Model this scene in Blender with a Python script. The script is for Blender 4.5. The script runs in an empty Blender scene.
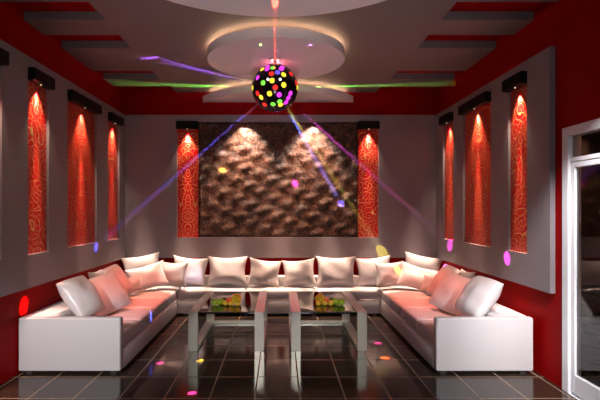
import bpy, bmesh, math, random
from mathutils import Vector, Matrix, Euler, noise
random.seed(7)
F = 420.0            # focal length in pixels of the 600 px wide frame
CX, CY, H = 280.0, 209.0, 1.7
C = bpy.context.scene.collection
sc = bpy.context.scene
PI = math.pi
R = math.radians

def P(x, y, u):      # photo point at depth F*u
    return Vector(((x-CX)*u, F*u, H-(y-CY)*u))

# ------------------------------------------------------------------ materials
MATS = {}
def mat(name, col, rough=.5, metal=0, ior=1.45, spec=.5, emit=None, es=0, coat=0, bump=None):
    m = bpy.data.materials.new(name); m.use_nodes = True
    b = m.node_tree.nodes['Principled BSDF']
    b.inputs['Base Color'].default_value = (*col, 1)
    b.inputs['Roughness'].default_value = rough
    b.inputs['Metallic'].default_value = metal
    b.inputs['IOR'].default_value = ior
    b.inputs['Specular IOR Level'].default_value = spec
    b.inputs['Coat Weight'].default_value = coat
    if emit:
        b.inputs['Emission Color'].default_value = (*emit, 1)
        b.inputs['Emission Strength'].default_value = es
    nt = m.node_tree
    if bump:      # (scale, strength, distance, colour variation)
        tc = nt.nodes.new('ShaderNodeTexCoord')
        n = nt.nodes.new('ShaderNodeTexNoise'); n.inputs['Scale'].default_value = bump[0]; n.inputs['Detail'].default_value = 4
        nt.links.new(tc.outputs['Object'], n.inputs['Vector'])
        bp = nt.nodes.new('ShaderNodeBump'); bp.inputs['Strength'].default_value = bump[1]; bp.inputs['Distance'].default_value = bump[2]
        nt.links.new(n.outputs['Fac'], bp.inputs['Height']); nt.links.new(bp.outputs['Normal'], b.inputs['Normal'])
        if len(bump) > 3:
            mx = nt.nodes.new('ShaderNodeMix'); mx.data_type = 'RGBA'
            mx.inputs[6].default_value = (*[c*(1-bump[3]) for c in col], 1)
            mx.inputs[7].default_value = (*[min(1, c*(1+bump[3])) for c in col], 1)
            nt.links.new(n.outputs['Fac'], mx.inputs[0]); nt.links.new(mx.outputs[2], b.inputs['Base Color'])
    MATS[name] = m
    return m

class NB:            # terse node builder
    def __init__(s, m): s.nt = m.node_tree; s.n = s.nt.nodes
    def math(s, op, a, b=None, c=None):
        k = s.n.new('ShaderNodeMath'); k.operation = op
        for i, v in enumerate((a, b, c)):
            if v is None: continue
            if isinstance(v, (int, float)): k.inputs[i].default_value = v
            else: s.nt.links.new(v, k.inputs[i])
        return k.outputs[0]
    def ramp(s, fac, lo, hi):
        k = s.n.new('ShaderNodeMapRange'); k.interpolation_type = 'SMOOTHSTEP'
        s.nt.links.new(fac, k.inputs[0]); k.inputs[1].default_value = lo; k.inputs[2].default_value = hi
        return k.outputs[0]
    def mix(s, fac, a, b):
        k = s.n.new('ShaderNodeMix'); k.data_type = 'RGBA'
        s.nt.links.new(fac, k.inputs[0])
        for i, v in ((6, a), (7, b)):
            if isinstance(v, tuple): k.inputs[i].default_value = (*v, 1)
            else: s.nt.links.new(v, k.inputs[i])
        return k.outputs[2]

M_grey = mat('grey_paint', (.25, .22, .235), .5, bump=(60, .05, .004, .04))
M_red = mat('red_paint', (.28, .0005, .001), .55, spec=.08, bump=(50, .04, .004, .06))
M_ceil = mat('ceiling_paint', (.185, .15, .15), .6, bump=(40, .03, .004, .03))
M_disc = mat('disc_paint', (.80, .74, .75), .5)
M_leather = mat('white_leather', (.54, .505, .505), .38, bump=(90, .12, .004, .02))
M_pipe = mat('leather_piping', (.66, .60, .58), .35)
M_pillow = mat('satin_cushion', (.60, .55, .54), .34, bump=(14, .2, .02, .02))
M_black = mat('black_metal', (.004, .004, .005), .6, spec=.2)
M_foot = mat('dark_foot', (.03, .03, .03), .3)
M_steel = mat('brushed_steel', (.62, .60, .54), .34, metal=.6, bump=(120, .05, .002, .05))
M_bglass = mat('black_glass', (.006, .005, .006), .03, ior=2.1)
M_white = mat('white_aluminium', (.82, .82, .84), .3)
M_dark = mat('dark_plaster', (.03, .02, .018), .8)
M_led = mat('warm_led', (1, .8, .5), .5, emit=(1, .66, .38), es=15)
M_lampw = mat('lamp_lens', (1, .9, .8), .5, emit=(1, .72, .5), es=3)

def floor_mat():
    m = mat('floor_tiles', (.03, .025, .02), .1, ior=1.55); nb = NB(m)
    b = nb.n['Principled BSDF']
    tc = nb.n.new('ShaderNodeTexCoord'); sp = nb.n.new('ShaderNodeSeparateXYZ'); nb.nt.links.new(tc.outputs['Object'], sp.inputs[0])
    sx, sy = .407, F*H*.000674
    def line(c, off, s, w):
        f = nb.math('FRACT', nb.math('DIVIDE', nb.math('SUBTRACT', c, off), s))
        d = nb.math('ABSOLUTE', nb.math('SUBTRACT', f, .5))       # .5 at the joint
        return nb.ramp(d, .5-w/s*1.3, .5-w/s*.5)
    g = nb.math('MAXIMUM', line(sp.outputs[0], .18, sx, .0075), line(sp.outputs[1], F*H/189.4, sy, .0075))
    n = nb.n.new('ShaderNodeTexNoise'); n.inputs['Scale'].default_value = 5; n.inputs['Detail'].default_value = 6
    nb.nt.links.new(tc.outputs['Object'], n.inputs['Vector'])
    base = nb.mix(n.outputs['Fac'], (.016, .010, .007), (.034, .022, .015))
    nb.nt.links.new(nb.mix(g, base, (.22, .15, .10)), b.inputs['Base Color'])
    rr = nb.math('MULTIPLY_ADD', g, .4, .12)
    nb.nt.links.new(rr, b.inputs['Roughness'])
    bp = nb.n.new('ShaderNodeBump'); bp.inputs['Strength'].default_value = .25; bp.inputs['Distance'].default_value = .002
    nb.nt.links.new(nb.math('SUBTRACT', 1, g), bp.inputs['Height']); nb.nt.links.new(bp.outputs['Normal'], b.inputs['Normal'])
    return m
M_floor = floor_mat()

def scroll_mat(name, seed, scale, mirror):
    """red lacquer with gold scrolls; object coords: x across (0 centre), z up"""
    m = mat(name, (.5, .01, .01), .28); nb = NB(m); b = nb.n['Principled BSDF']
    tc = nb.n.new('ShaderNodeTexCoord'); sp = nb.n.new('ShaderNodeSeparateXYZ'); nb.nt.links.new(tc.outputs['Object'], sp.inputs[0])
    x = nb.math('ABSOLUTE', sp.outputs[0]) if mirror else sp.outputs[0]
    cb = nb.n.new('ShaderNodeCombineXYZ'); nb.nt.links.new(x, cb.inputs[0]); nb.nt.links.new(sp.outputs[2], cb.inputs[1])
    cb.inputs[2].default_value = seed
    nz = nb.n.new('ShaderNodeTexNoise'); nz.inputs['Scale'].default_value = 4; nb.nt.links.new(cb.outputs[0], nz.inputs['Vector'])
    wob = nb.n.new('ShaderNodeVectorMath'); wob.operation = 'MULTIPLY_ADD'
    nb.nt.links.new(nz.outputs['Color'], wob.inputs[0]); wob.inputs[1].default_value = (.09, .09, 0); nb.nt.links.new(cb.outputs[0], wob.inputs[2])
    v = nb.n.new('ShaderNodeTexVoronoi'); v.voronoi_dimensions = '2D'; v.inputs['Scale'].default_value = scale; v.inputs['Randomness'].default_value = .75
    nb.nt.links.new(wob.outputs[0], v.inputs['Vector'])
    sub = nb.n.new('ShaderNodeVectorMath'); sub.operation = 'SUBTRACT'
    nb.nt.links.new(wob.outputs[0], sub.inputs[0]); nb.nt.links.new(v.outputs['Position'], sub.inputs[1])
    s2 = nb.n.new('ShaderNodeSeparateXYZ'); nb.nt.links.new(sub.outputs[0], s2.inputs[0])
    ang = nb.math('ARCTAN2', s2.outputs[1], s2.outputs[0])
    r = nb.math('MULTIPLY', v.outputs['Distance'], 3.1)
    t = nb.math('FRACT', nb.math('ADD', r, nb.math('DIVIDE', ang, 2*PI)))
    d = nb.math('ABSOLUTE', nb.math('SUBTRACT', t, .5))
    g1 = nb.math('SUBTRACT', 1, nb.ramp(d, .03, .085))
    # big lobed contours over the spirals
    n2 = nb.n.new('ShaderNodeTexNoise'); n2.inputs['Scale'].default_value = scale*.55; n2.inputs['Detail'].default_value = 0
    nb.nt.links.new(cb.outputs[0], n2.inputs['Vector'])
    f2 = nb.math('FRACT', nb.math('MULTIPLY', n2.outputs['Fac'], 13))
    g2 = nb.math('SUBTRACT', 1, nb.ramp(nb.math('ABSOLUTE', nb.math('SUBTRACT', f2, .5)), .025, .075))
    g = nb.math('MAXIMUM', g1, g2)
    nb.nt.links.new(nb.mix(g, (.46, .003, .006), (.60, .36, .13)), b.inputs['Base Color'])
    nb.nt.links.new(nb.math('MULTIPLY', g, .35), b.inputs['Metallic'])
    bp = nb.n.new('ShaderNodeBump'); bp.inputs['Strength'].default_value = .5; bp.inputs['Distance'].default_value = .006
    nb.nt.links.new(g, bp.inputs['Height']); nb.nt.links.new(bp.outputs['Normal'], b.inputs['Normal'])
    return m

def relief_mat():
    m = mat('brown_relief', (.12, .06, .04), .38, ior=1.5); nb = NB(m); b = nb.n['Principled BSDF']
    tc = nb.n.new('ShaderNodeTexCoord')
    n = nb.n.new('ShaderNodeTexNoise'); n.inputs['Scale'].default_value = 30; n.inputs['Detail'].default_value = 6; n.inputs['Roughness'].default_value = .7
    nb.nt.links.new(tc.outputs['Object'], n.inputs['Vector'])
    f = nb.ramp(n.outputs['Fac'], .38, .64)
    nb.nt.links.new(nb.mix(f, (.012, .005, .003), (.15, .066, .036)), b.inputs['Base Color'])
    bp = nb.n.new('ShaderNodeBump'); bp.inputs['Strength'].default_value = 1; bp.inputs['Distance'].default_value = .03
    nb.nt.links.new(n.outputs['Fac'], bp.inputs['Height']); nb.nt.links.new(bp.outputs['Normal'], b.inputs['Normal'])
    return m
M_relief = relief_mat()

# ------------------------------------------------------------------ mesh helpers
def add_box(bm, a, b, bev=0, seg=2):
    a, b = Vector(a), Vector(b)
    r = bmesh.ops.create_cube(bm, size=1)
    vs = r['verts']
    for v in vs:
        v.co = Vector(((a[i]+b[i])/2 + v.co[i]*abs(b[i]-a[i]) for i in range(3)))
    if bev:
        es = list({e for v in vs for e in v.link_edges})
        bmesh.ops.bevel(bm, geom=es, offset=bev, segments=seg, profile=.5, affect='EDGES')
    return vs

def add_cyl(bm, c, r, h, seg=24, r2=None):
    return bmesh.ops.create_cone(bm, cap_ends=True, segments=seg, radius1=r, radius2=r if r2 is None else r2, depth=h,
                                 matrix=Matrix.Translation(c))['verts']

def obj(name, bm, m, parent=None, loc=None, smooth=False, rot=None):
    me = bpy.data.meshes.new(name)
    bmesh.ops.recalc_face_normals(bm, faces=bm.faces)
    bm.to_mesh(me); bm.free()
    me.materials.append(m)
    if smooth:
        for p in me.polygons: p.use_smooth = True
        if smooth != 'all':
            me.set_sharp_from_angle(angle=R(smooth if smooth is not True else 35))
    o = bpy.data.objects.new(name, me); C.objects.link(o)
    if parent: o.parent = parent
    if loc is not None: o.location = loc
    if rot is not None: o.rotation_euler = rot
    return o

def tag(o, label, cat, group=None, kind=None):
    if label: o['label'] = label
    if cat: o['category'] = cat
    if group: o['group'] = group
    if kind: o['kind'] = kind
    return o

def thing(name, label, cat, loc=(0, 0, 0), rz=0, group=None):
    o = bpy.data.objects.new(name, None); C.objects.link(o)
    o.location = loc; o.rotation_euler = (0, 0, rz); o.empty_display_size = .1
    return tag(o, label, cat, group)

def struct(name, bm, m, label=None, cat=None, **k):
    o = obj(name, bm, m, **k); o['kind'] = 'structure'
    if label: o['label'] = label
    if cat: o['category'] = cat
    return o

def copy_tree(o, parent=None):
    c = o.copy(); C.objects.link(c); c.parent = parent
    for ch in list(o.children): copy_tree(ch, c)
    return c

def holed(bm, us, zs, holes, mp, d0, d1):
    """plate in (u,z) with rectangular holes; mp(u,z,d) -> Vector; front at d0, back at d1"""
    us = sorted(set(us + [h[0] for h in holes] + [h[1] for h in holes]))
    zs = sorted(set(zs + [h[2] for h in holes] + [h[3] for h in holes]))
    def full(i, j):
        if not (0 <= i < len(us)-1 and 0 <= j < len(zs)-1): return False
        u, z = (us[i]+us[i+1])/2, (zs[j]+zs[j+1])/2
        return not any(h[0] < u < h[1] and h[2] < z < h[3] for h in holes)
    cache = {}
    def V(i, j, d):
        if (i, j, d) not in cache: cache[(i, j, d)] = bm.verts.new(mp(us[i], zs[j], d))
        return cache[(i, j, d)]
    for i in range(len(us)-1):
        for j in range(len(zs)-1):
            if not full(i, j): continue
            for d in (d0, d1): bm.faces.new([V(i, j, d), V(i+1, j, d), V(i+1, j+1, d), V(i, j+1, d)])
            for (ii, jj, e) in ((i-1, j, ((i, j), (i, j+1))), (i+1, j, ((i+1, j), (i+1, j+1))),
                                (i, j-1, ((i, j), (i+1, j))), (i, j+1, ((i, j+1), (i+1, j+1)))):
                if not full(ii, jj):
                    (a, b), (c, d) = e
                    bm.faces.new([V(a, b, d0), V(c, d, d0), V(c, d, d1), V(a, b, d1)])

# ------------------------------------------------------------------ the room
XL, XR = -2.70, 2.67
XLP, XRP = -2.60, 2.62          # faces of the grey panels
YB = F*.01707; YBP = F*.0168
YF = -1.6                       # wall behind the camera
ZS, ZR = 3.69, 3.78             # slab underside, recess ceiling
ZP0, ZP1 = .88, 3.28            # grey panels
XO = 6.5                        # hall beyond the glass door

bm = bmesh.new(); add_box(bm, (XL-.1, YF-.1, -.1), (XO, 15, 0)); struct('floor', bm, M_floor)
bm = bmesh.new(); add_box(bm, (XL-.1, YF, -.0), (XL, YB+.1, ZR)); struct('wall_left', bm, M_red)
bm = bmesh.new(); add_box(bm, (XL, YB, 0), (XR, YB+.1, ZR)); struct('wall_back', bm, M_red)
bm = bmesh.new(); add_box(bm, (XL-.1, YF-.1, 0), (XR+.1, YF, ZR)); struct('wall_front', bm, M_grey)
DY0, DY1, DZ = 2.72, F*.00941, 2.456        # door opening
bm = bmesh.new()
holed(bm, [YF, YB+.1], [0, ZR], [(DY0, DY1, -.001 if 0 else 0, DZ)], lambda u, z, d: Vector((d, u, z)), XR, XR+.1)
struct('wall_right', bm, M_red)
bm = bmesh.new(); add_box(bm, (XL-.1, YF-.1, ZR), (XR+.1, YB+.1, ZR+.1)); struct('ceiling', bm, M_red)
# hall beyond the door
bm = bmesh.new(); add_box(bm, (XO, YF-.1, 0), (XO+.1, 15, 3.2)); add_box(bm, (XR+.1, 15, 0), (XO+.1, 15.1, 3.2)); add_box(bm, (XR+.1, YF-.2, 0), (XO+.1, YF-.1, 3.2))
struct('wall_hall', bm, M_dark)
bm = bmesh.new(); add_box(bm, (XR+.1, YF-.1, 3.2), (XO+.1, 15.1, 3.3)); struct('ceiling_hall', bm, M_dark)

# dropped slab with fingers (one mesh)
yk = lambda y: F*(ZS-H)/(CY-y)
LX, RX = -1.84, 1.70
fl = [(YF, F*.00961), (F*.01053, F*.01144), (F*.01236, F*.0144), (F*.0153, F*.0162)]
bm = bmesh.new()
ys = sorted({v for p in fl for v in p} | {YB})
def slab_full(i, j):
    if not (0 <= i < 3 and 0 <= j < len(ys)-1): return False
    if i == 1: return True
    c = (ys[j]+ys[j+1])/2
    return any(a < c < b for a, b in fl)
xs3 = [XL, LX, RX, XR]
holes = []
for j in range(len(ys)-1):
    c = (ys[j]+ys[j+1])/2
    if not any(a < c < b for a, b in fl):
        far = ys[j+1] > YB-.01
        holes += [(XL if 1 else 0, -1.78 if far else LX, ys[j], ys[j+1]), (RX-(.06 if far else 0), XR, ys[j], ys[j+1])]
holed(bm, [XL, XR], [YF, YB], holes, lambda u, z, d: Vector((u, z, d)), ZS, ZR)
struct('ceiling', bm, M_ceil)

# grey wall panels with niches
ND = .03
NZ0, NZ1 = 1.224, 3.165
LN = [(.0084, .00935), (.01032, .01126), (.01224, .01421), (.01512, .0162)]
RN = [(.01061, .01149), (.01242, .01432), (.0151, .01607)]
bm = bmesh.new()
holed(bm, [2.9, YBP], [ZP0, ZP1], [(a*F, b*F, NZ0, NZ1) for a, b in LN], lambda u, z, d: Vector((d, u, z)), XLP, XL)
struct('wall_panel_left', bm, M_grey)
bm = bmesh.new()
holed(bm, [F*.0097, YBP], [ZP0, ZP1], [(a*F, b*F, NZ0, NZ1) for a, b in RN], lambda u, z, d: Vector((d, u, z)), XRP, XR)
struct('wall_panel_right', bm, M_grey)
uB = YBP/F
bx = [(177-CX)*uB, (198-CX)*uB, (358.3-CX)*uB, (378.7-CX)*uB]
bm = bmesh.new()
holed(bm, [XLP, XRP], [ZP0, ZP1], [(bx[0], bx[1], NZ0, NZ1), (bx[1], bx[2], NZ0, NZ1), (bx[2], bx[3], NZ0, NZ1)], lambda u, z, d: Vector((u, d, z)), YBP, YB)
struct('wall_panel_back', bm, M_grey)

# ------------------------------------------------------------------ scroll art and lamps
def spot(name, loc, target, energy, col, half, blend=.3, size=.03):
    l = bpy.data.lights.new(name, 'SPOT'); l.energy = energy; l.color = col
    l.spot_size = 2*half; l.spot_blend = blend; l.shadow_soft_size = size
    o = bpy.data.objects.new(name, l); C.objects.link(o); o.location = loc
    o.rotation_euler = (Vector(target)-Vector(loc)).to_track_quat('-Z', 'Y').to_euler()
    return o

def art(face, c, w, label, seed, scale, mirror):
    """face: 'L','R','B'; c = centre along the wall; w = width"""
    h = NZ1-NZ0
    bm = bmesh.new(); add_box(bm, (-w/2, 0, 0), (w/2, .018, h))
    m = scroll_mat('scroll_'+str(seed), seed, scale, mirror)
    rz = {'L': PI/2, 'R': -PI/2, 'B': 0}[face]
    loc = {'L': (XLP-ND, c, NZ0), 'R': (XRP+ND, c, NZ0), 'B': (c, YBP+ND, NZ0)}[face]
    o = obj('art_panel', bm, m, loc=loc, rot=(0, 0, rz))
    return tag(o, label, 'wall art', 'red and gold scrollwork panels set in the grey walls')

def lampbox(face, c, w, label, e=26):
    p = .07
    t = thing('wall_light', label, 'wall light', group='black box lamps above the red art panels')
    bm = bmesh.new(); add_box(bm, (-w/2, -p, 0), (w/2, .02, .125), .004, 1)
    obj('housing', bm, M_black, t)
    bm = bmesh.new(); add_cyl(bm, (0, -.022, -.0005), .006, .006, 16); obj('bulb', bm, M_lampw, t)
    t.rotation_euler = (0, 0, {'L': PI/2, 'R': -PI/2, 'B': 0}[face])
    t.location = {'L': (XLP, c, 3.04), 'R': (XRP, c, 3.04), 'B': (c, YBP, 3.04)}[face]
    l = spot('wall_light_spot', (0, -.040, -.014), (0, .03, -.50), e*2.4, (1, .68, .50), R(32), .8, .008)
    l.parent = t
    l = spot('wall_light_streak', (0, -.020, -.012), (0, .030, -.15), e*5, (1, .90, .74), R(17), 1, .003)
    l.parent = t
    l = spot('wall_light_long', (0, -.052, -.014), (0, -.030, -1.4), e*24, (1, .56, .46), R(7.5), 1, .004)
    l.parent = t
    return t

names = {'L': 'left', 'R': 'right', 'B': 'back'}
A = []
for k, (a, b) in enumerate(LN):
    A.append(('L', (a+b)/2*F, (b-a)*F, ['sliver of a tall red art panel at the very left edge of the view',
              'narrow red and gold scroll panel on the left wall, nearest fully seen one',
              'wide red and gold scroll panel in the middle of the left wall',
              'narrow red and gold scroll panel on left wall beside the back corner'][k], k == 2))
for k, (a, b) in enumerate(RN):
    A.append(('R', (a+b)/2*F, (b-a)*F, ['narrow red and gold scroll panel on the right wall, nearest the glass door',
              'wide red and gold scroll panel in the middle of the right wall',
              'narrow red and gold scroll panel on right wall beside the back corner'][k], k == 1))
A.append(('B', (bx[0]+bx[1])/2, bx[1]-bx[0], 'red and gold panel on back wall, left of the brown relief', True))
A.append(('B', (bx[2]+bx[3])/2, bx[3]-bx[2], 'red and gold panel on back wall, right of the brown relief', False))
for k, (f, c, w, lab, mir) in enumerate(A):
    art(f, c, w-.002, lab, 3+k*5, 5.8 if w < .5 else 6.6, mir)
    where = lab.replace('sliver of a tall red art panel', 'panel').split('panel')[-1].strip(' ,')
    lampbox(f, c, w+.005, ['black box lamp at the very left edge of the view',
        'black box lamp on the left wall, first fully seen one from the left',
        'long black box lamp above the wide red panel on the left wall',
        'short black box lamp on left wall beside the back corner',
        'short black box lamp on right wall, the one nearest the glass door',
        'long black box lamp above the wide red panel on the right wall',
        'short black box lamp on right wall beside the back corner',
        'flat black box lamp on back wall, left of the brown relief',
        'flat black box lamp on back wall, right of the brown relief'][k], 26 if w < .5 else 34)

# brown relief panel with rows of slanting bumps
def relief():
    w, h = bx[2]-bx[1]-.002, NZ1-NZ0
    nx, nz = 250, 180
    bm = bmesh.new(); g = []
    for j in range(nz+1):
        row = []
        for i in range(nx+1):
            x, z = w*i/nx, h*j/nz
            a, b = (x-z*.9)/.155, (x*.45+z)/.145
            q = .5+.5*math.sin(a*PI+.5*math.sin(b*PI))
            d = .032*q**1.2*(.55+.45*math.sin(b*PI)) + .010*noise.noise(Vector((x*9, z*9, 1)))
            e = min(x, z, w-x, h-z)/.03
            row.append(bm.verts.new((x-w/2, -max(.0, .012+d)*min(1, max(0, e)), z)))
        g.append(row)
    for j in range(nz):
        for i in range(nx): bm.faces.new([g[j][i], g[j][i+1], g[j+1][i+1], g[j+1][i]])
    add_box(bm, (-w/2, .001, 0), (w/2, .02, h))
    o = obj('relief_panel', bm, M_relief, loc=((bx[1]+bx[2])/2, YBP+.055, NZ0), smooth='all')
    tag(o, 'large brown padded relief panel on the back wall between two red panels', 'wall panel')
relief()

# ------------------------------------------------------------------ ceiling discs
def disc(label, cx, cy, rx, ry, z0, z1, cut=None, es=9, gap=.03):
    t = thing('ceiling_disc', label, 'ceiling disc', (cx, cy, z0), group='round dropped ceiling discs')
    N = 128
    pts = []
    for k in range(N):
        a = 2*PI*k/N
        x, y = rx*math.cos(a), ry*math.sin(a)
        if cut is not None and y > cut-cy:
            if k < N/2 and not any(p[1] == cut-cy for p in pts):
                q = rx*math.sqrt(1-((cut-cy)/ry)**2); pts += [(q, cut-cy), (-q, cut-cy)]
            continue
        pts.append((x, y))
    N = len(pts)
    def prism(scale, za, zb, bev=0):
        bm = bmesh.new()
        vs = [bm.verts.new((x*scale, y*scale if cut is None or y < cut-cy-.001 else y, za)) for x, y in pts]
        f = bm.faces.new(vs)
        r = bmesh.ops.extrude_face_region(bm, geom=[f])
        for v in r['geom']:
            if isinstance(v, bmesh.types.BMVert): v.co.z = zb
        bmesh.ops.remove_doubles(bm, verts=bm.verts, dist=1e-5)
        return bm
    obj('plate', prism(1, 0, z1-z0), M_disc, t, smooth=40)
    obj('hanger', prism(.86, z1-z0, ZS-z0), M_ceil, t, smooth=40)
    bm = bmesh.new()                # LED strip lying on the rim
    lo = .93
    n = 0
    for k in range(N):
        (x0, y0), (x1, y1) = pts[k], pts[(k+1) % N]
        if cut is not None and (y0 > cut-cy-.06 or y1 > cut-cy-.06): continue
        q = [(x0*lo, y0*lo), (x1*lo, y1*lo), (x1*(lo+.02), y1*(lo+.02)), (x0*(lo+.02), y0*(lo+.02))]
        a = [bm.verts.new((x, y, z1-z0+.002)) for x, y in q]; b = [bm.verts.new((x, y, z1-z0+.012)) for x, y in q]
        bm.faces.new(a); bm.faces.new(b)
        for i in range(4): bm.faces.new([a[i], a[(i+1) % 4], b[(i+1) % 4], b[i]])
    obj('led_strip', bm, M_led, t)
    return t
ZD = 3.53
uc0, uc1 = (ZD-H)/172, (ZD-H)/128.5
disc('round white ceiling disc directly above the mirror ball', (276-CX)*.0122, F*(uc0+uc1)/2, 69*(uc0+uc1)/2*.985, F*(uc1-uc0)/2, ZD, 3.635)
disc('half-round ceiling disc cut off by the back wall', (278-CX)*uB, YB+.75, 1.50, 1.45, ZD-.01, 3.625, cut=YB-.002)
disc('largest ceiling disc, overhead and cropped by the top edge', (277-CX)*.0095, F*(ZD-H)/192-1.62, 1.62, 1.62, ZD, 3.64)

# ------------------------------------------------------------------ disco ball
BU = .0122
BC = P(275, 88, BU); BR = 23.0*BU
LENS = {'y': ((1, .85, .05), 5), 'm': ((.85, .05, .9), 5), 'g': ((.25, .9, .08), 4), 'r': ((1, .03, .02), 4), 'w': ((1, .95, 1), 9), 'b': ((.15, .12, 1), 4)}
lens_m = {k: mat('lens_'+k, c, .3, emit=c, es=s*.2) for k, (c, s) in LENS.items()}
lname = {'y': 'yellow lit lens', 'm': 'magenta lit lens', 'g': 'green lit lens', 'r': 'red lit lens', 'w': 'small white lit lens', 'b': 'blue lit lens'}
ball = thing('disco_ball', 'dark disco ball covered in coloured lit lenses hanging under ceiling disc', 'disco ball', BC)
M_ball = mat('ball_shell', (.022, .012, .018), .16, metal=.6)
bm = bmesh.new(); bmesh.ops.create_uvsphere(bm, u_segments=64, v_segments=40, radius=BR)
obj('shell', bm, M_ball, ball, smooth='all')
bm = bmesh.new()
for k in range(6):
    a = PI*k/6
    n = 72; rr = BR*1.004
    ring = []
    for i in range(n):
        t = 2*PI*i/n
        p = Vector((math.cos(t)*math.cos(a), math.cos(t)*math.sin(a), math.sin(t)))*rr
        q = Vector((-math.sin(a), math.cos(a), 0))*.004
        ring.append((bm.verts.new(p-q), bm.verts.new(p+q), bm.verts.new((p+q)*1.008), bm.verts.new((p-q)*1.008)))
    for i in range(n):
        A_, B_ = ring[i], ring[(i+1) % n]
        for j in range(4): bm.faces.new([A_[j], A_[(j+1) % 4], B_[(j+1) % 4], B_[j]])
obj('rib_cage', bm, mat('ball_rib', (.10, .07, .09), .25, metal=.8), ball, smooth=40)
bm = bmesh.new(); add_cyl(bm, (0, 0, (BR+ZD-BC.z)/2), .022, ZD-BC.z-BR+.02, 16); add_cyl(bm, (0, 0, ZD-BC.z-.012), .07, .024, 32)
obj('mount', bm, M_steel, ball, smooth=True)
vis = [('y', 175, 132), ('m', 205, 118), ('m', 203, 133), ('g', 235, 125), ('m', 290, 120), ('m', 283, 132), ('y', 297, 162), ('r', 228, 157), ('r', 340, 157), ('m', 148, 178),
       ('g', 180, 207), ('w', 208, 188), ('y', 232, 195), ('w', 277, 188), ('y', 298, 218), ('r', 250, 232), ('r', 147, 265), ('y', 168, 287), ('y', 217, 266),
       ('m', 272, 272), ('m', 337, 265), ('m', 325, 290), ('r', 187, 328), ('g', 237, 325), ('g', 275, 310), ('y', 281, 328), ('m', 312, 315), ('r', 370, 205),
       ('y', 379, 232), ('y', 117, 235), ('b', 262, 150)]
dirs = []
# direction frame: towards the camera
back = (Vector((0, 0, H))-BC).normalized(); right = Vector((0, 0, 1)).cross(back).normalized(); up = back.cross(right)
for c, x, y in vis:
    a, b = (x-248)/136, -(y-235)/136
    q = a*a+b*b
    if q > .97: a, b, q = a/math.sqrt(q)*.985, b/math.sqrt(q)*.985, .97
    dirs.append((c, (right*a + up*b + back*math.sqrt(max(.01, 1-q))).normalized()))
for k in range(70):                # the far side, evenly spread
    z = 1-2*(k+.5)/70; a = k*2.39996
    d = Vector((math.cos(a)*math.sqrt(1-z*z), math.sin(a)*math.sqrt(1-z*z), z))
    if d.dot(back) < -.12 and z < .95: dirs.append(('ymgrb'[k % 5], d))
def lens_mesh(r):
    bm = bmesh.new()
    prof = [(0, .012), (.45, .0105), (.8, .006), (1, 0), (1, -.012)]
    rings = []
    for a, h in prof[1:]:
        rings.append([bm.verts.new((r*a*math.cos(2*PI*i/16), r*a*math.sin(2*PI*i/16), h)) for i in range(16)])
    c = bm.verts.new((0, 0, prof[0][1]))
    for i in range(16): bm.faces.new([c, rings[0][i], rings[0][(i+1) % 16]])
    for A_, B_ in zip(rings, rings[1:]):
        for i in range(16): bm.faces.new([A_[i], A_[(i+1) % 16], B_[(i+1) % 16], B_[i]])
    bm.faces.new(rings[-1])
    return bm
lens_src = {}
for c, d in dirs:
    if c not in lens_src:
        o = obj('lens', lens_mesh(BR*(.112 if c != 'w' else .06)), lens_m[c], ball, smooth=True); lens_src[c] = o
    else:
        o = lens_src[c].copy(); C.objects.link(o); o.parent = ball
    o.location = d*(BR-.002); o.rotation_euler = d.to_track_quat('Z', 'Y').to_euler(); o['label'] = lname[c]

# coloured pinspots thrown by the ball
def hit(x, y, surf):
    dx, dz = (x-CX)/F, -(y-CY)/F
    if surf == 'B': t = YBP
    elif surf == 'L': t = XLP/dx
    elif surf == 'LR': t = XL/dx
    elif surf == 'R': t = XRP/dx
    elif surf == 'F': t = -H/dz
    elif surf == 'C': t = (ZS-H)/dz
    elif surf == 'D': t = (ZD-H)/dz
    else: t = surf*F
    return Vector((dx*t, t, H+dz*t))
COL = {'y': (1, .85, .05), 'm': (1, .08, .75), 'b': (.12, .12, 1), 'r': (1, .04, .02), 'o': (1, .2, .02), 'g': (.3, 1, .1), 'p': (.35, .12, 1)}
pins = [(223, 169, 'B', 'y', 4.6, 1), (295, 182, 'B', 'm', 4.8, 1), (340, 202, 'B', 'b', 4.5, 1), (96, 247, 'L', 'b', 6, 1), (24, 306, 'LR', 'r', 10, .8),
        (382, 252, 'B', 'y', 6.5, 1), (401, 274, .0160, 'y', 4, 1), (146, 270, .0160, 'y', 5, .6), (450, 244, 'R', 'm', 8, 1), (507, 258, 'R', 'm', 8, 1),
        (449, 270, .0143, 'm', 5.5, .6), (152, 314, .0127, 'b', 4, .8), (160, 363, 'F', 'm', 5, 1), (200, 361, 'F', 'y', 5, 1), (192, 393, 'F', 'm', 6, 1), (378, 343, 'F', 'm', 5, 1),
        (385, 358, 'F', 'o', 6, 1), (261, 45, 'D', 'g', 4, .6), (310, 45, 'D', 'p', 4, .5)]
for x, y, s, c, r, k in pins:
    T = hit(x, y, s); d = T-BC; L = d.length; dn = d.normalized()
    o = BC+dn*(BR+.03)
    ang = max(.0085, r*(T.y/F)/L*.8)
    if s == 'F': ang = r*(T.y/F)/L*.8
    g = 3500*k*(L/3.5)**2*{'y': .8, 'm': 1, 'b': 1.5, 'r': 1.2, 'o': 1.3, 'g': .5, 'p': .8}[c]*(2.2 if s == 'F' else 1)
    if s == 'B' and x < 350: g *= 4
    if s == 'F': g *= 3.5
    if x == 378: o = BC+Vector((BR+.01, 0, -.14))
    l = spot('disco_pinspot', o, T, g, COL[c], math.atan(ang), .12, .004)
spot('disco_pinspot', BC+Vector((0, .3, -.2)), P(197, 271, .0162), 600, (.95, .8, 1), R(3), .8, .01)
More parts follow.
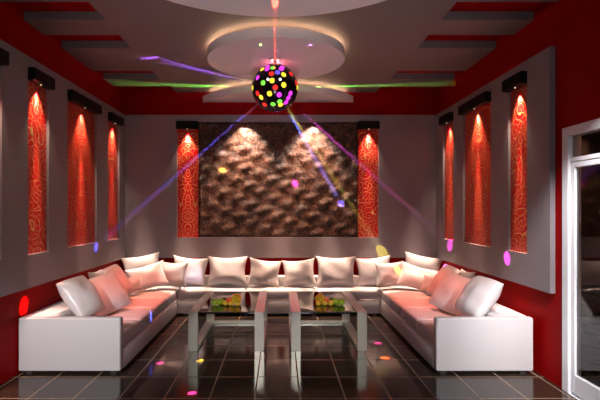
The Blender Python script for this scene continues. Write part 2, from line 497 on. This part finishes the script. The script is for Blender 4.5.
spot('door_downlight', (1.85, 2.2, 3.6), (2.67, 3.65, 1.2), 750, (1, .97, 1), R(19), .8, .06)
# beams that show in the smoky air on their way from the ball
def beam(x, y, s, c, rt, label, dens, lamp=0):
    T = hit(x, y, s); d = T-BC; L = d.length; dn = d.normalized()
    o = BC+dn*(BR+.012); L -= BR+.03+(.16 if s in 'LRC' or s == 'B' else 0) if isinstance(s, str) else BR+.03
    m = bpy.data.materials.new('smoke_'+c); m.use_nodes = True; nt = m.node_tree
    nt.nodes.remove(nt.nodes['Principled BSDF'])
    v = nt.nodes.new('ShaderNodeVolumeScatter'); v.inputs['Density'].default_value = dens; v.inputs['Color'].default_value = (1, 1, 1, 1)
    nt.links.new(v.outputs[0], nt.nodes['Material Output'].inputs['Volume'])
    bm = bmesh.new(); bmesh.ops.create_cone(bm, cap_ends=True, segments=12, radius1=.010, radius2=rt, depth=L, matrix=Matrix.Translation((0, 0, L/2)))
    b_ = obj('light_beam', bm, m, loc=o, rot=dn.to_track_quat('Z', 'Y').to_euler())
    tag(b_, label, 'light beam', 'coloured beams from the disco ball', 'stuff')
    if lamp: spot('disco_beamspot', BC+dn*(BR+.03), T, lamp, COL[c], max(R(.6), math.atan(rt/L)), .12, .004)
beam(108, 83, 'C', 'g', .05, 'green light beam running left from the disco ball', 1.0, 5000)
beam(480, 83, 'C', 'g', .05, 'green light beam running right from the disco ball', 1.0, 5000)
beam(150, 58, 'C', 'p', .04, 'violet light beam rising left from the disco ball', .4, 3000)
beam(275, 2, 'D', 'r', .03, 'red light beam rising from the disco ball', 1.0, 1500)
beam(96, 247, 'L', 'b', .05, 'blue light beam going down left to the left wall', .25)
beam(340, 202, 'B', 'b', .04, 'blue light beam going down right to the brown relief', .17)
beam(450, 244, 'R', 'm', .05, 'violet light beam going down right to the right wall', .18)
beam(243, 118, .0155, 'r', .025, 'short red light beam down left from the disco ball', 1.2, 700)
beam(301, 130, .0155, 'y', .025, 'short yellow light beam down right from the disco ball', .8, 500)
beam(382, 252, 'B', 'y', .05, 'yellow light beam going down right to the cushions', .25)

# ------------------------------------------------------------------ sofas
ZSEAT, ZBASE, ZTOP, Z0 = .41, .25, .58, .035
YA = F*.01027; YA2 = F*.01047; YS = F*.01583      # arm front, arm back, front of back sofa
def cushion(bm_name, a, b, parent, bev=.03):
    """rounded seat cushion between corners a and b with a softly crowned top"""
    bm = bmesh.new()
    a, b = Vector(a), Vector(b)
    add_box(bm, a, b, bev, 3)
    bmesh.ops.subdivide_edges(bm, edges=[e for e in bm.edges if e.calc_length() > .15], cuts=5, use_grid_fill=True)
    c = (a+b)/2; s = b-a
    for v in bm.verts:
        fx = 1-min(1, abs((v.co.x-c.x)/(s.x/2)))**2; fy = 1-min(1, abs((v.co.y-c.y)/(s.y/2)))**2
        if v.co.z > c.z: v.co.z += .012*fx**.5*fy**.5 if fx > 0 and fy > 0 else 0
    return obj(bm_name, bm, M_leather, parent, smooth=50)
def tube(bm, pts, r, n=6):
    rings = []
    for i, p in enumerate(pts):
        p = Vector(p); t = (Vector(pts[min(i+1, len(pts)-1)])-Vector(pts[max(i-1, 0)])).normalized()
        s = t.cross(Vector((0, 0, 1))) if abs(t.z) < .9 else t.cross(Vector((1, 0, 0))); s.normalize(); w = t.cross(s)
        rings.append([bm.verts.new(p+r*(s*math.cos(2*PI*k/n)+w*math.sin(2*PI*k/n))) for k in range(n)])
    for A_, B_ in zip(rings, rings[1:]):
        for k in range(n): bm.faces.new([A_[k], A_[(k+1) % n], B_[(k+1) % n], B_[k]])
    bm.faces.new(rings[0]); bm.faces.new(rings[-1])
def side_sofa(sgn, xw, xf, label):
    t = thing('sofa', label, 'sofa', (0, 0, 0))
    xi = sgn*abs(xf)
    lo, hi = lambda a, b: (min(a, b)), lambda a, b: (max(a, b))
    xb = xw-sgn*.37
    bm = bmesh.new(); add_box(bm, (xw, YA2, Z0), (xi-sgn*.01, YS-.001, ZBASE-.004), .012, 2); obj('base', bm, M_leather, t, smooth=40)
    bm = bmesh.new(); add_box(bm, (xw, YA, Z0-.005), (xi+sgn*.0, YA2, ZTOP), .016, 3); arm = obj('armrest', bm, M_leather, t, smooth=40)
    bm = bmesh.new()
    e = .012
    for yy in (YA+.004,):
        tube(bm, [(xw-sgn*e, yy, Z0+.02), (xw-sgn*e, yy, ZTOP-e), (xi+sgn*e, yy, ZTOP-e), (xi+sgn*e, yy, Z0+.02)], .006)
    obj('piping', bm, M_pipe, arm, smooth=True)
    bm = bmesh.new(); add_box(bm, (xw, YA2, ZBASE-.01), (xb, YS-.001, ZTOP), .03, 3); obj('backrest', bm, M_leather, t, smooth=40)
    n = 4
    first = F*.0117
    cuts = [YA2, first] + [first+(YS-first)*k/3 for k in (1, 2, 3)]
    for a, b in zip(cuts, cuts[1:]):
        cs = cushion('seat_cushion', (min(xb, xi), a+.002, ZBASE), (max(xb, xi), b-.002, ZSEAT), t)
        bm = bmesh.new(); tube(bm, [(xi-sgn*.003, a+.02, ZBASE+.008), (xi-sgn*.003, b-.02, ZBASE+.008)], .007)
        tube(bm, [(xi+sgn*.012, b-.006, ZBASE+.02), (xi+sgn*.012, b-.006, ZSEAT-.02), (xi+sgn*.04, b-.006, ZSEAT+.001), (xb, b-.006, ZSEAT+.001)], .005)
        obj('piping', bm, M_pipe, cs, smooth=True)
    for (x, y) in ((xi+sgn*.08, YA+.05), (xi+sgn*.08, (YA+YS)/2), (xw-sgn*.1, YA+.05), (xi+sgn*.08, YS-.1)):
        bm = bmesh.new(); add_box(bm, (x-.03, y-.03, 0), (x+.03, y+.03, Z0+.001)); obj('foot', bm, M_foot, t)
    return t
XA = 1.64
side_sofa(-1, XL+.01, -XA, 'white leather sofa along the left wall with a broad armrest facing us')
# the sgn convention: sgn points from the seat front towards the wall
side_sofa(1, 2.605, 1.605, 'white leather sofa along the right wall, near the glass door')
# back sofa
t = thing('sofa', 'white leather sofa along the back wall joining both side sofas', 'sofa', (0, 0, 0))
bm = bmesh.new(); add_box(bm, (XL+.01, YS+.02, Z0), (XR-.01, YB-.01, ZBASE-.004), .012, 2); obj('base', bm, M_leather, t, smooth=40)
YBB = F*.01667
bm = bmesh.new(); add_box(bm, (XL+.01, YBB, ZBASE-.01), (XR-.01, YB-.01, ZTOP), .02, 3); obj('backrest', bm, M_leather, t, smooth=40)
cuts = [XL+.01, -XA+.005, -.55, .55, XA-.005, XR-.01]
for a, b in zip(cuts, cuts[1:]):
    cs = cushion('seat_cushion', (a+.002, YS+.01, ZBASE), (b-.002, YBB, ZSEAT), t)
    bm = bmesh.new()
    tube(bm, [(a+.02, YS+.008, ZBASE+.008), (b-.02, YS+.008, ZBASE+.008)], .007)
    obj('piping', bm, M_pipe, cs, smooth=True)
for x in (-1.5, -.55, .55, 1.5):
    bm = bmesh.new(); add_box(bm, (x-.03, YS+.06, 0), (x+.03, YS+.12, Z0+.001)); obj('foot', bm, M_foot, t)

# ------------------------------------------------------------------ cushions
def pillow_mesh(w, h, th, seed):
    bm = bmesh.new(); n = 22
    rnd = random.Random(seed); off = Vector((rnd.uniform(0, 50), rnd.uniform(0, 50), 0))
    def pt(i, j, s):
        u, v = math.sin((2*i/n-1)*PI/2), math.sin((2*j/n-1)*PI/2)
        x = w/2*u*(1-.15*(1-v*v)*abs(u)); z = h/2*v*(1-.15*(1-u*u)*abs(v))
        k = max(0, (1-u*u))**.45*max(0, (1-v*v))**.45
        if th > .18:      # plump, round-cornered
            x = w/2*u*(1-.06*v*v*u*u-.03*(1-v*v)); z = h/2*v*(1-.06*u*u*v*v-.03*(1-u*u))
        nn = noise.noise(off+Vector((u*1.4, v*1.4, s*3)))
        y = s*th/2*k*(1+.30*nn)
        # soft folds running in from the corners
        y += s*.012*k**.5*math.sin(6*(u*v)+seed)*(abs(u*v))
        return (x, y, z)
    fr = [[None]*(n+1) for _ in range(n+1)]; bk = [[None]*(n+1) for _ in range(n+1)]
    for i in range(n+1):
        for j in range(n+1):
            fr[i][j] = bm.verts.new(pt(i, j, -1))
            bk[i][j] = fr[i][j] if i in (0, n) or j in (0, n) else bm.verts.new(pt(i, j, 1))
    for i in range(n):
        for j in range(n):
            bm.faces.new([fr[i][j], fr[i+1][j], fr[i+1][j+1], fr[i][j+1]])
            bm.faces.new([bk[i][j+1], bk[i+1][j+1], bk[i+1][j], bk[i][j]])
    bm.normal_update()
    return bm
def pillow(px, py, u, wpx, hpx, th, yaw, lean, roll, label, seed, grp='cushions on the back sofa'):
    o = obj('throw_pillow', pillow_mesh(wpx*u, hpx*u, th, seed), M_pillow, loc=P(px, py, u), smooth='all',
            rot=(Matrix.Rotation(R(yaw), 3, 'Z') @ Matrix.Rotation(R(-lean), 3, 'X') @ Matrix.Rotation(R(roll), 3, 'Y')).to_euler())
    return tag(o, label, 'cushion', grp)
pillow(142, 268, .01655, 38, 27, .13, 14, 10, -8, 'cushion in the far left corner, behind the low front one', 1)
pillow(148, 277, .0157, 40, 27, .15, 22, 28, -14, 'low cushion slumped in the left corner in front of another', 2)
pillow(173, 274, .0160, 29, 25, .14, -4, 12, 2, 'small square cushion overlapping a brighter one, left end of back sofa', 3)
pillow(190, 271, .01655, 36, 29, .13, 3, 8, 5, 'brightly lit cushion behind the small one at left of back sofa', 4)
pillow(227.5, 271, .0164, 41, 30, .16, 0, 10, 0, 'large upright cushion behind the left coffee table', 5)
pillow(264.5, 272.5, .0164, 33, 27, .15, 6, 10, 7, 'tilted cushion just left of the middle of the back sofa', 6)
pillow(299, 272.5, .0164, 34, 27, .15, -6, 10, -5, 'tilted cushion just right of the middle of the back sofa', 7)
pillow(336, 271, .0164, 41, 30, .16, 0, 10, 0, 'large upright cushion behind the right coffee table', 8)
pillow(374, 271, .01655, 36, 29, .13, -3, 8, -5, 'cushion behind the small one at the right of back sofa', 9)
pillow(390, 274, .0160, 30, 25, .14, 4, 12, -2, 'small square cushion overlapping another, right end of back sofa', 10)
pillow(422, 267.5, .01655, 38, 26, .13, -12, 10, 10, 'cushion in the far right corner, behind the low front one', 11)
pillow(418, 278, .0157, 40, 26, .15, -20, 28, 14, 'low cushion slumped in the right corner in front of another', 12)
GL, GR = 'cushions on the left sofa', 'cushions on the right sofa'
pillow(82, 297, .01110, 40, 46, .24, 76, 38, -4, 'cushion nearest the front armrest of the left sofa', 21, GL)
pillow(105, 294, .01235, 44, 42, .20, 52, 36, -12, 'pink-lit cushion second from the left sofa armrest', 22, GL)
pillow(115.5, 283, .0137, 36, 37, .19, 72, 32, -10, 'rounded pink cushion midway along the left sofa', 23, GL)
pillow(99, 281.5, .01300, 26, 24, .12, 85, 22, 0, 'barely seen cushion tucked against the left wall', 24, GL)
pillow(133, 284.5, .0148, 20, 17, .11, 60, 24, 0, 'small dim cushion at the far end of the left sofa', 25, GL)
pillow(478, 297, .01110, 40, 46, .24, -76, 38, 4, 'cushion nearest the front armrest of the right sofa', 31, GR)
pillow(455, 294, .01235, 44, 42, .20, -52, 36, 12, 'pink-lit cushion second from the right sofa armrest', 32, GR)
pillow(446, 283, .0137, 36, 37, .19, -72, 32, 10, 'rounded pink cushion midway along the right sofa', 33, GR)
pillow(464, 281.5, .01300, 26, 24, .12, -85, 22, 0, 'barely seen cushion tucked against the right wall', 34, GR)
pillow(430, 284.5, .0148, 20, 17, .11, -60, 24, 0, 'small dim cushion at the far end of the right sofa', 35, GR)

# ------------------------------------------------------------------ coffee tables
def coffee_table():
    t = thing('coffee_table', 'x', 'coffee table', group='black glass coffee tables with steel frames')
    w, zt, d0, d1, b, th = .91, .467, 0, F*(.0150-.01197), .115, .035
    for s in (0, 1):
        x0, x1 = (0, b) if not s else (w-b, w)
        bm = bmesh.new(); add_box(bm, (x0, d0, 0), (x1, d0+th, zt), .003, 1); obj('leg', bm, M_steel, t)
        bm = bmesh.new(); add_box(bm, (x0, d1-th, 0), (x1, d1, zt), .003, 1); obj('leg', bm, M_steel, t)
        bm = bmesh.new(); add_box(bm, (x0, d0+th, zt-th), (x1, d1-th, zt), .003, 1); obj('top_rail', bm, M_steel, t)
        bm = bmesh.new(); add_box(bm, (x0, d0+th, 0), (x1, d1-th, th), .003, 1); obj('floor_rail', bm, M_steel, t)
    bm = bmesh.new(); add_box(bm, (b, d1-.07, 0), (w-b, d1-.01, th), .003, 1); obj('cross_bar', bm, M_steel, t)
    bm = bmesh.new(); add_box(bm, (b+.001, d0+.002, zt-.022), (w-b-.001, d1-.002, zt-.006), .002, 1); tag(obj('tabletop', bm, M_bglass, t), 'black glass top', None)
    return t
ct = coffee_table(); ct.location = (-1.10, F*.01197, 0); ct['label'] = 'left black glass coffee table with wide steel legs'
c2 = copy_tree(ct); c2.location = (.132, F*.01197, 0); c2['label'] = 'right black glass coffee table with wide steel legs'

# fruit
M_g = mat('green_apple_skin', (.28, .42, .025), .3, bump=(18, .05, .002, .25))
M_yf = mat('yellow_fruit_skin', (.62, .44, .03), .35, bump=(22, .1, .003, .15))
M_or = mat('orange_fruit_skin', (.55, .12, .02), .4, bump=(60, .2, .003, .2))
M_dg = mat('dark_green_skin', (.02, .06, .015), .4, bump=(60, .4, .003, .3))
M_stem = mat('stem', (.07, .04, .02), .7)
def lathe(bm, prof, seg=20, sq=0, lobes=0):
    rings = []
    for r, z in prof:
        rings.append([bm.verts.new((r*(1+sq*math.cos(lobes*2*PI*k/seg))*math.cos(2*PI*k/seg), r*(1+sq*math.cos(lobes*2*PI*k/seg))*math.sin(2*PI*k/seg), z)) for k in range(seg)])
    for A_, B_ in zip(rings, rings[1:]):
        for k in range(seg): bm.faces.new([A_[k], A_[(k+1) % seg], B_[(k+1) % seg], B_[k]])
    bm.faces.new(rings[0]); bm.faces.new(rings[-1])
def fruit(kind, loc, r, rot, label, grp):
    bm = bmesh.new()
    if kind in ('green_apple', 'orange'):
        k = .12 if kind == 'green_apple' else .03
        prof = []
        for i in range(15):
            a = -PI/2+PI*i/14
            prof.append((max(.0008, r*math.cos(a)*(1+.06*math.sin(a))), r*.92*math.sin(a)-(k*r*2.2*math.exp(-(math.cos(a)/.35)**2)*(1 if a > 0 else -1))))
        lathe(bm, prof); m = M_g if kind == 'green_apple' else M_or
    elif kind == 'lemon':
        prof = []
        for i in range(17):
            t = -1+2*i/16
            prof.append((max(.0008, r*(1-abs(t)**2.2)**.6*.85+ (.0)), r*1.25*t))
        lathe(bm, prof); m = M_yf
    elif kind == 'avocado':
        prof = []
        for i in range(15):
            a = -PI/2+PI*i/14
            prof.append((max(.0008, r*.85*math.cos(a)*(1-.22*math.sin(a))), r*1.35*math.sin(a)))
        lathe(bm, prof); m = M_dg
    elif kind == 'star_fruit':
        prof = []
        for i in range(15):
            a = -PI/2+PI*i/14
            prof.append((max(.0008, r*.95*math.cos(a)**.7 if math.cos(a) > 0 else .0008), r*1.3*math.sin(a)))
        lathe(bm, prof, 40, .34, 5); m = M_yf
    o = obj(kind, bm, m, loc=loc, rot=rot, smooth='all')
    tag(o, label, 'fruit', grp)
    if kind in ('green_apple',):
        bm = bmesh.new(); tube(bm, [(0, 0, r*.62), (r*.05, 0, r*.95), (r*.18, 0, r*1.2)], r*.05)
        obj('stem', bm, M_stem, o)
    return o
def fruit_pile(sgn, cx, side, grp):
    zt = .461
    u = 1.233/96
    X = lambda px: (cx-CX)*u + sgn*(px-226)*u
    y = F*u
    q = [('green_apple', 214.8, .00, 3.9, 0, (0.1, .15, 0), 'outermost green apple'), ('green_apple', 220.2, .03, 3.9, 0, (-.15, .1, 1), 'second green apple'),
         ('lemon', 225.2, -.015, 3.0, 0, (PI/2, 0, .4), 'yellow lemon at the middle front'), ('avocado', 223.3, .125, 3.5, .0, (PI/2, 0, 1.2), 'dark green fruit at the back'),
         ('orange', 228.8, .075, 3.8, 0, (0, 0, 0), 'orange-red fruit'), ('lemon', 231.3, -.01, 2.6, 0, (PI/2, 0, -.7), 'small yellow lemon beside the ridged fruit'),
         ('star_fruit', 235.5, .085, 4.2, 0, (PI/2-.5, 0, -.9), 'ridged yellow star fruit'), ('lemon', 237.6, -.01, 2.7, 0, (PI/2, 0, .9), 'outermost small yellow lemon')]
    for kind, px, dy, rp, dz, rot, lab in q:
        r = rp*u
        zr = {'lemon': .85, 'avocado': .86, 'orange': .92, 'green_apple': .86, 'star_fruit': 1.30}[kind]
        fruit(kind, (X(px), y+dy, zt+r*zr), r, (rot[0], rot[1], rot[2]*sgn), lab+' in the fruit pile on the %s table' % side, grp)
fruit_pile(1, 226, 'left', 'fruit on the left coffee table')
fruit_pile(-1, 330, 'right', 'fruit on the right coffee table')

# ------------------------------------------------------------------ glass door
d = bpy.data.objects.new('door_1', None); C.objects.link(d); d['kind'] = 'structure'; d['label'] = 'white framed glass door in the right wall'
cw = .085
def bars(bm, x0, x1, y0, y1, z0, z1, w, wb=None, bev=.004):
    wb = w if wb is None else wb
    add_box(bm, (x0, y0, z0), (x1, y0+w, z1), bev, 1); add_box(bm, (x0, y1-w, z0), (x1, y1, z1), bev, 1)
    add_box(bm, (x0, y0+w, z1-w), (x1, y1-w, z1), bev, 1)
    if wb: add_box(bm, (x0, y0+w, z0), (x1, y1-w, z0+wb), bev, 1)
bm = bmesh.new(); bars(bm, XR-.018, XR+.11, DY0, DY1, 0, DZ, cw, 0.0001); obj('door_frame', bm, M_white, d)
bm = bmesh.new(); add_box(bm, (XR+.0, DY0+cw, 2.13), (XR+.06, DY1-cw, 2.17), .003, 1); obj('transom_bar', bm, M_white, d)
bm = bmesh.new(); bars(bm, XR+.005, XR+.05, DY0+cw+.003, DY1-cw-.003, .02, 2.128, .05, .17); leaf = obj('door_leaf', bm, M_white, d)
m = bpy.data.materials.new('clear_glass'); m.use_nodes = True; nt = m.node_tree
b = nt.nodes['Principled BSDF']; b.inputs['Transmission Weight'].default_value = 1; b.inputs['Roughness'].default_value = 0; b.inputs['IOR'].default_value = 1.5
b.inputs['Base Color'].default_value = (.6, .55, .55, 1)
bm = bmesh.new(); add_box(bm, (XR+.024, DY0+cw+.05, .18), (XR+.032, DY1-cw-.05, 2.08)); obj('glass', bm, m, leaf)
bm = bmesh.new(); add_box(bm, (XR+.024, DY0+cw-.002, 2.168), (XR+.032, DY1-cw+.002, DZ-cw+.002)); obj('transom_glass', bm, m, d)

# ------------------------------------------------------------------ lights
def area(name, loc, target, energy, col, sx, sy, spread=180):
    l = bpy.data.lights.new(name, 'AREA'); l.shape = 'RECTANGLE'; l.size = sx; l.size_y = sy; l.energy = energy; l.color = col; l.spread = R(spread)
    o = bpy.data.objects.new(name, l); C.objects.link(o); o.location = loc
    o.rotation_euler = (Vector(target)-Vector(loc)).to_track_quat('-Z', 'Y').to_euler(); return o
area('room_lamp', (0, -1.0, 1.4), (0, 5, 2.4), 14, (1, .95, 1), 1.6, 1.0, 120)
for s_ in (-1, 1):
    spot('arm_fill_spot', (s_*2.1, .5, 2.5), (s_*2.12, 4.31, .28), 700, (1, .97, 1), R(10.5), .55, .12)  # unseen spots added to brighten the armrest fronts
spot('disc_fill_spot', (0, .4, .25), (0, 3.9, ZD), 190, (1, .93, .95), R(27), .8, .1)  # added fill light without a real fixture, brightens the disc undersides
spot('table_pink_fill', (0, 6.6, ZD-.03), (0, 5.6, .4), 330, (1, .14, .22), R(17), .9, .05)  # pink spot added to tint the table tops, no lamp known there
for s_ in (-1, 1):
    spot('table_leg_fill', (s_*.6, .9, 1.75), (s_*.62, 5.03, .14), 360, (1, .97, .88), R(7.4), .4, .06)  # unseen spots added to lift the front faces of the table legs
# scallops on the relief
for px in (245, 312):
    spot('relief_downlight', ((px-CX)*uB, YBP-.12, 3.15), ((px-CX)*uB, YBP-.02, 2.85), 75, (1, .92, .84), R(50), .6, .012)
    spot('relief_downlight', ((px-CX)*uB, YBP-.38, 3.44), ((px-CX)*uB, YBP+.0, 2.35), 300, (1, .50, .28), R(29), .7, .012)
# downlights over the seats
for x in (-2.3, -1.6, -.8, 0, .8, 1.6, 2.25):
    spot('sofa_downlight', (x, 6.74, ZD-.03), (x*1.0, 6.80, .5), 1150, (1, .72, .56), R(8.3), .7, .05)
for s in (-1, 1):
    for y, e, c in ((5.0, 400, (1, .22, .17)), (5.65, 640, (1, .14, .08)), (6.25, 640, (1, .22, .12))):
        spot('seat_downlight', (s*1.86, y, ZS-.03), (s*1.93, y+.12, .4), e, c, R(9.5), .8, .05)
l = bpy.data.lights.new('ball_glow', 'POINT'); l.energy = 3.5; l.color = (1, .22, .28); l.shadow_soft_size = .05
o = bpy.data.objects.new('ball_glow', l); C.objects.link(o); o.location = (BC.x, BC.y+.12, BC.z+BR-.02)
l = bpy.data.lights.new('hall_lamp', 'POINT'); l.energy = 25; l.color = (1, .5, .35); l.shadow_soft_size = .1
o = bpy.data.objects.new('hall_lamp', l); C.objects.link(o); o.location = (5, 2.5, 2.8)
w = bpy.data.worlds.new('World'); sc.world = w; w.use_nodes = True
w.node_tree.nodes['Background'].inputs[0].default_value = (.1, .08, .1, 1); w.node_tree.nodes['Background'].inputs[1].default_value = .3

# ------------------------------------------------------------------ camera
cam = bpy.data.cameras.new('camera'); co = bpy.data.objects.new('camera', cam); C.objects.link(co)
co.location = (0, 0, H); co.rotation_euler = (PI/2, 0, 0)
cam.sensor_width = 36; cam.lens = F/600*36; cam.shift_x = 20/600; cam.shift_y = 9/600; cam.clip_start = .05
sc.camera = co
sc.view_settings.view_transform = 'Standard'; sc.view_settings.look = 'None'; sc.view_settings.gamma = 1; sc.view_settings.use_curve_mapping = False
sc.view_settings.exposure = 0
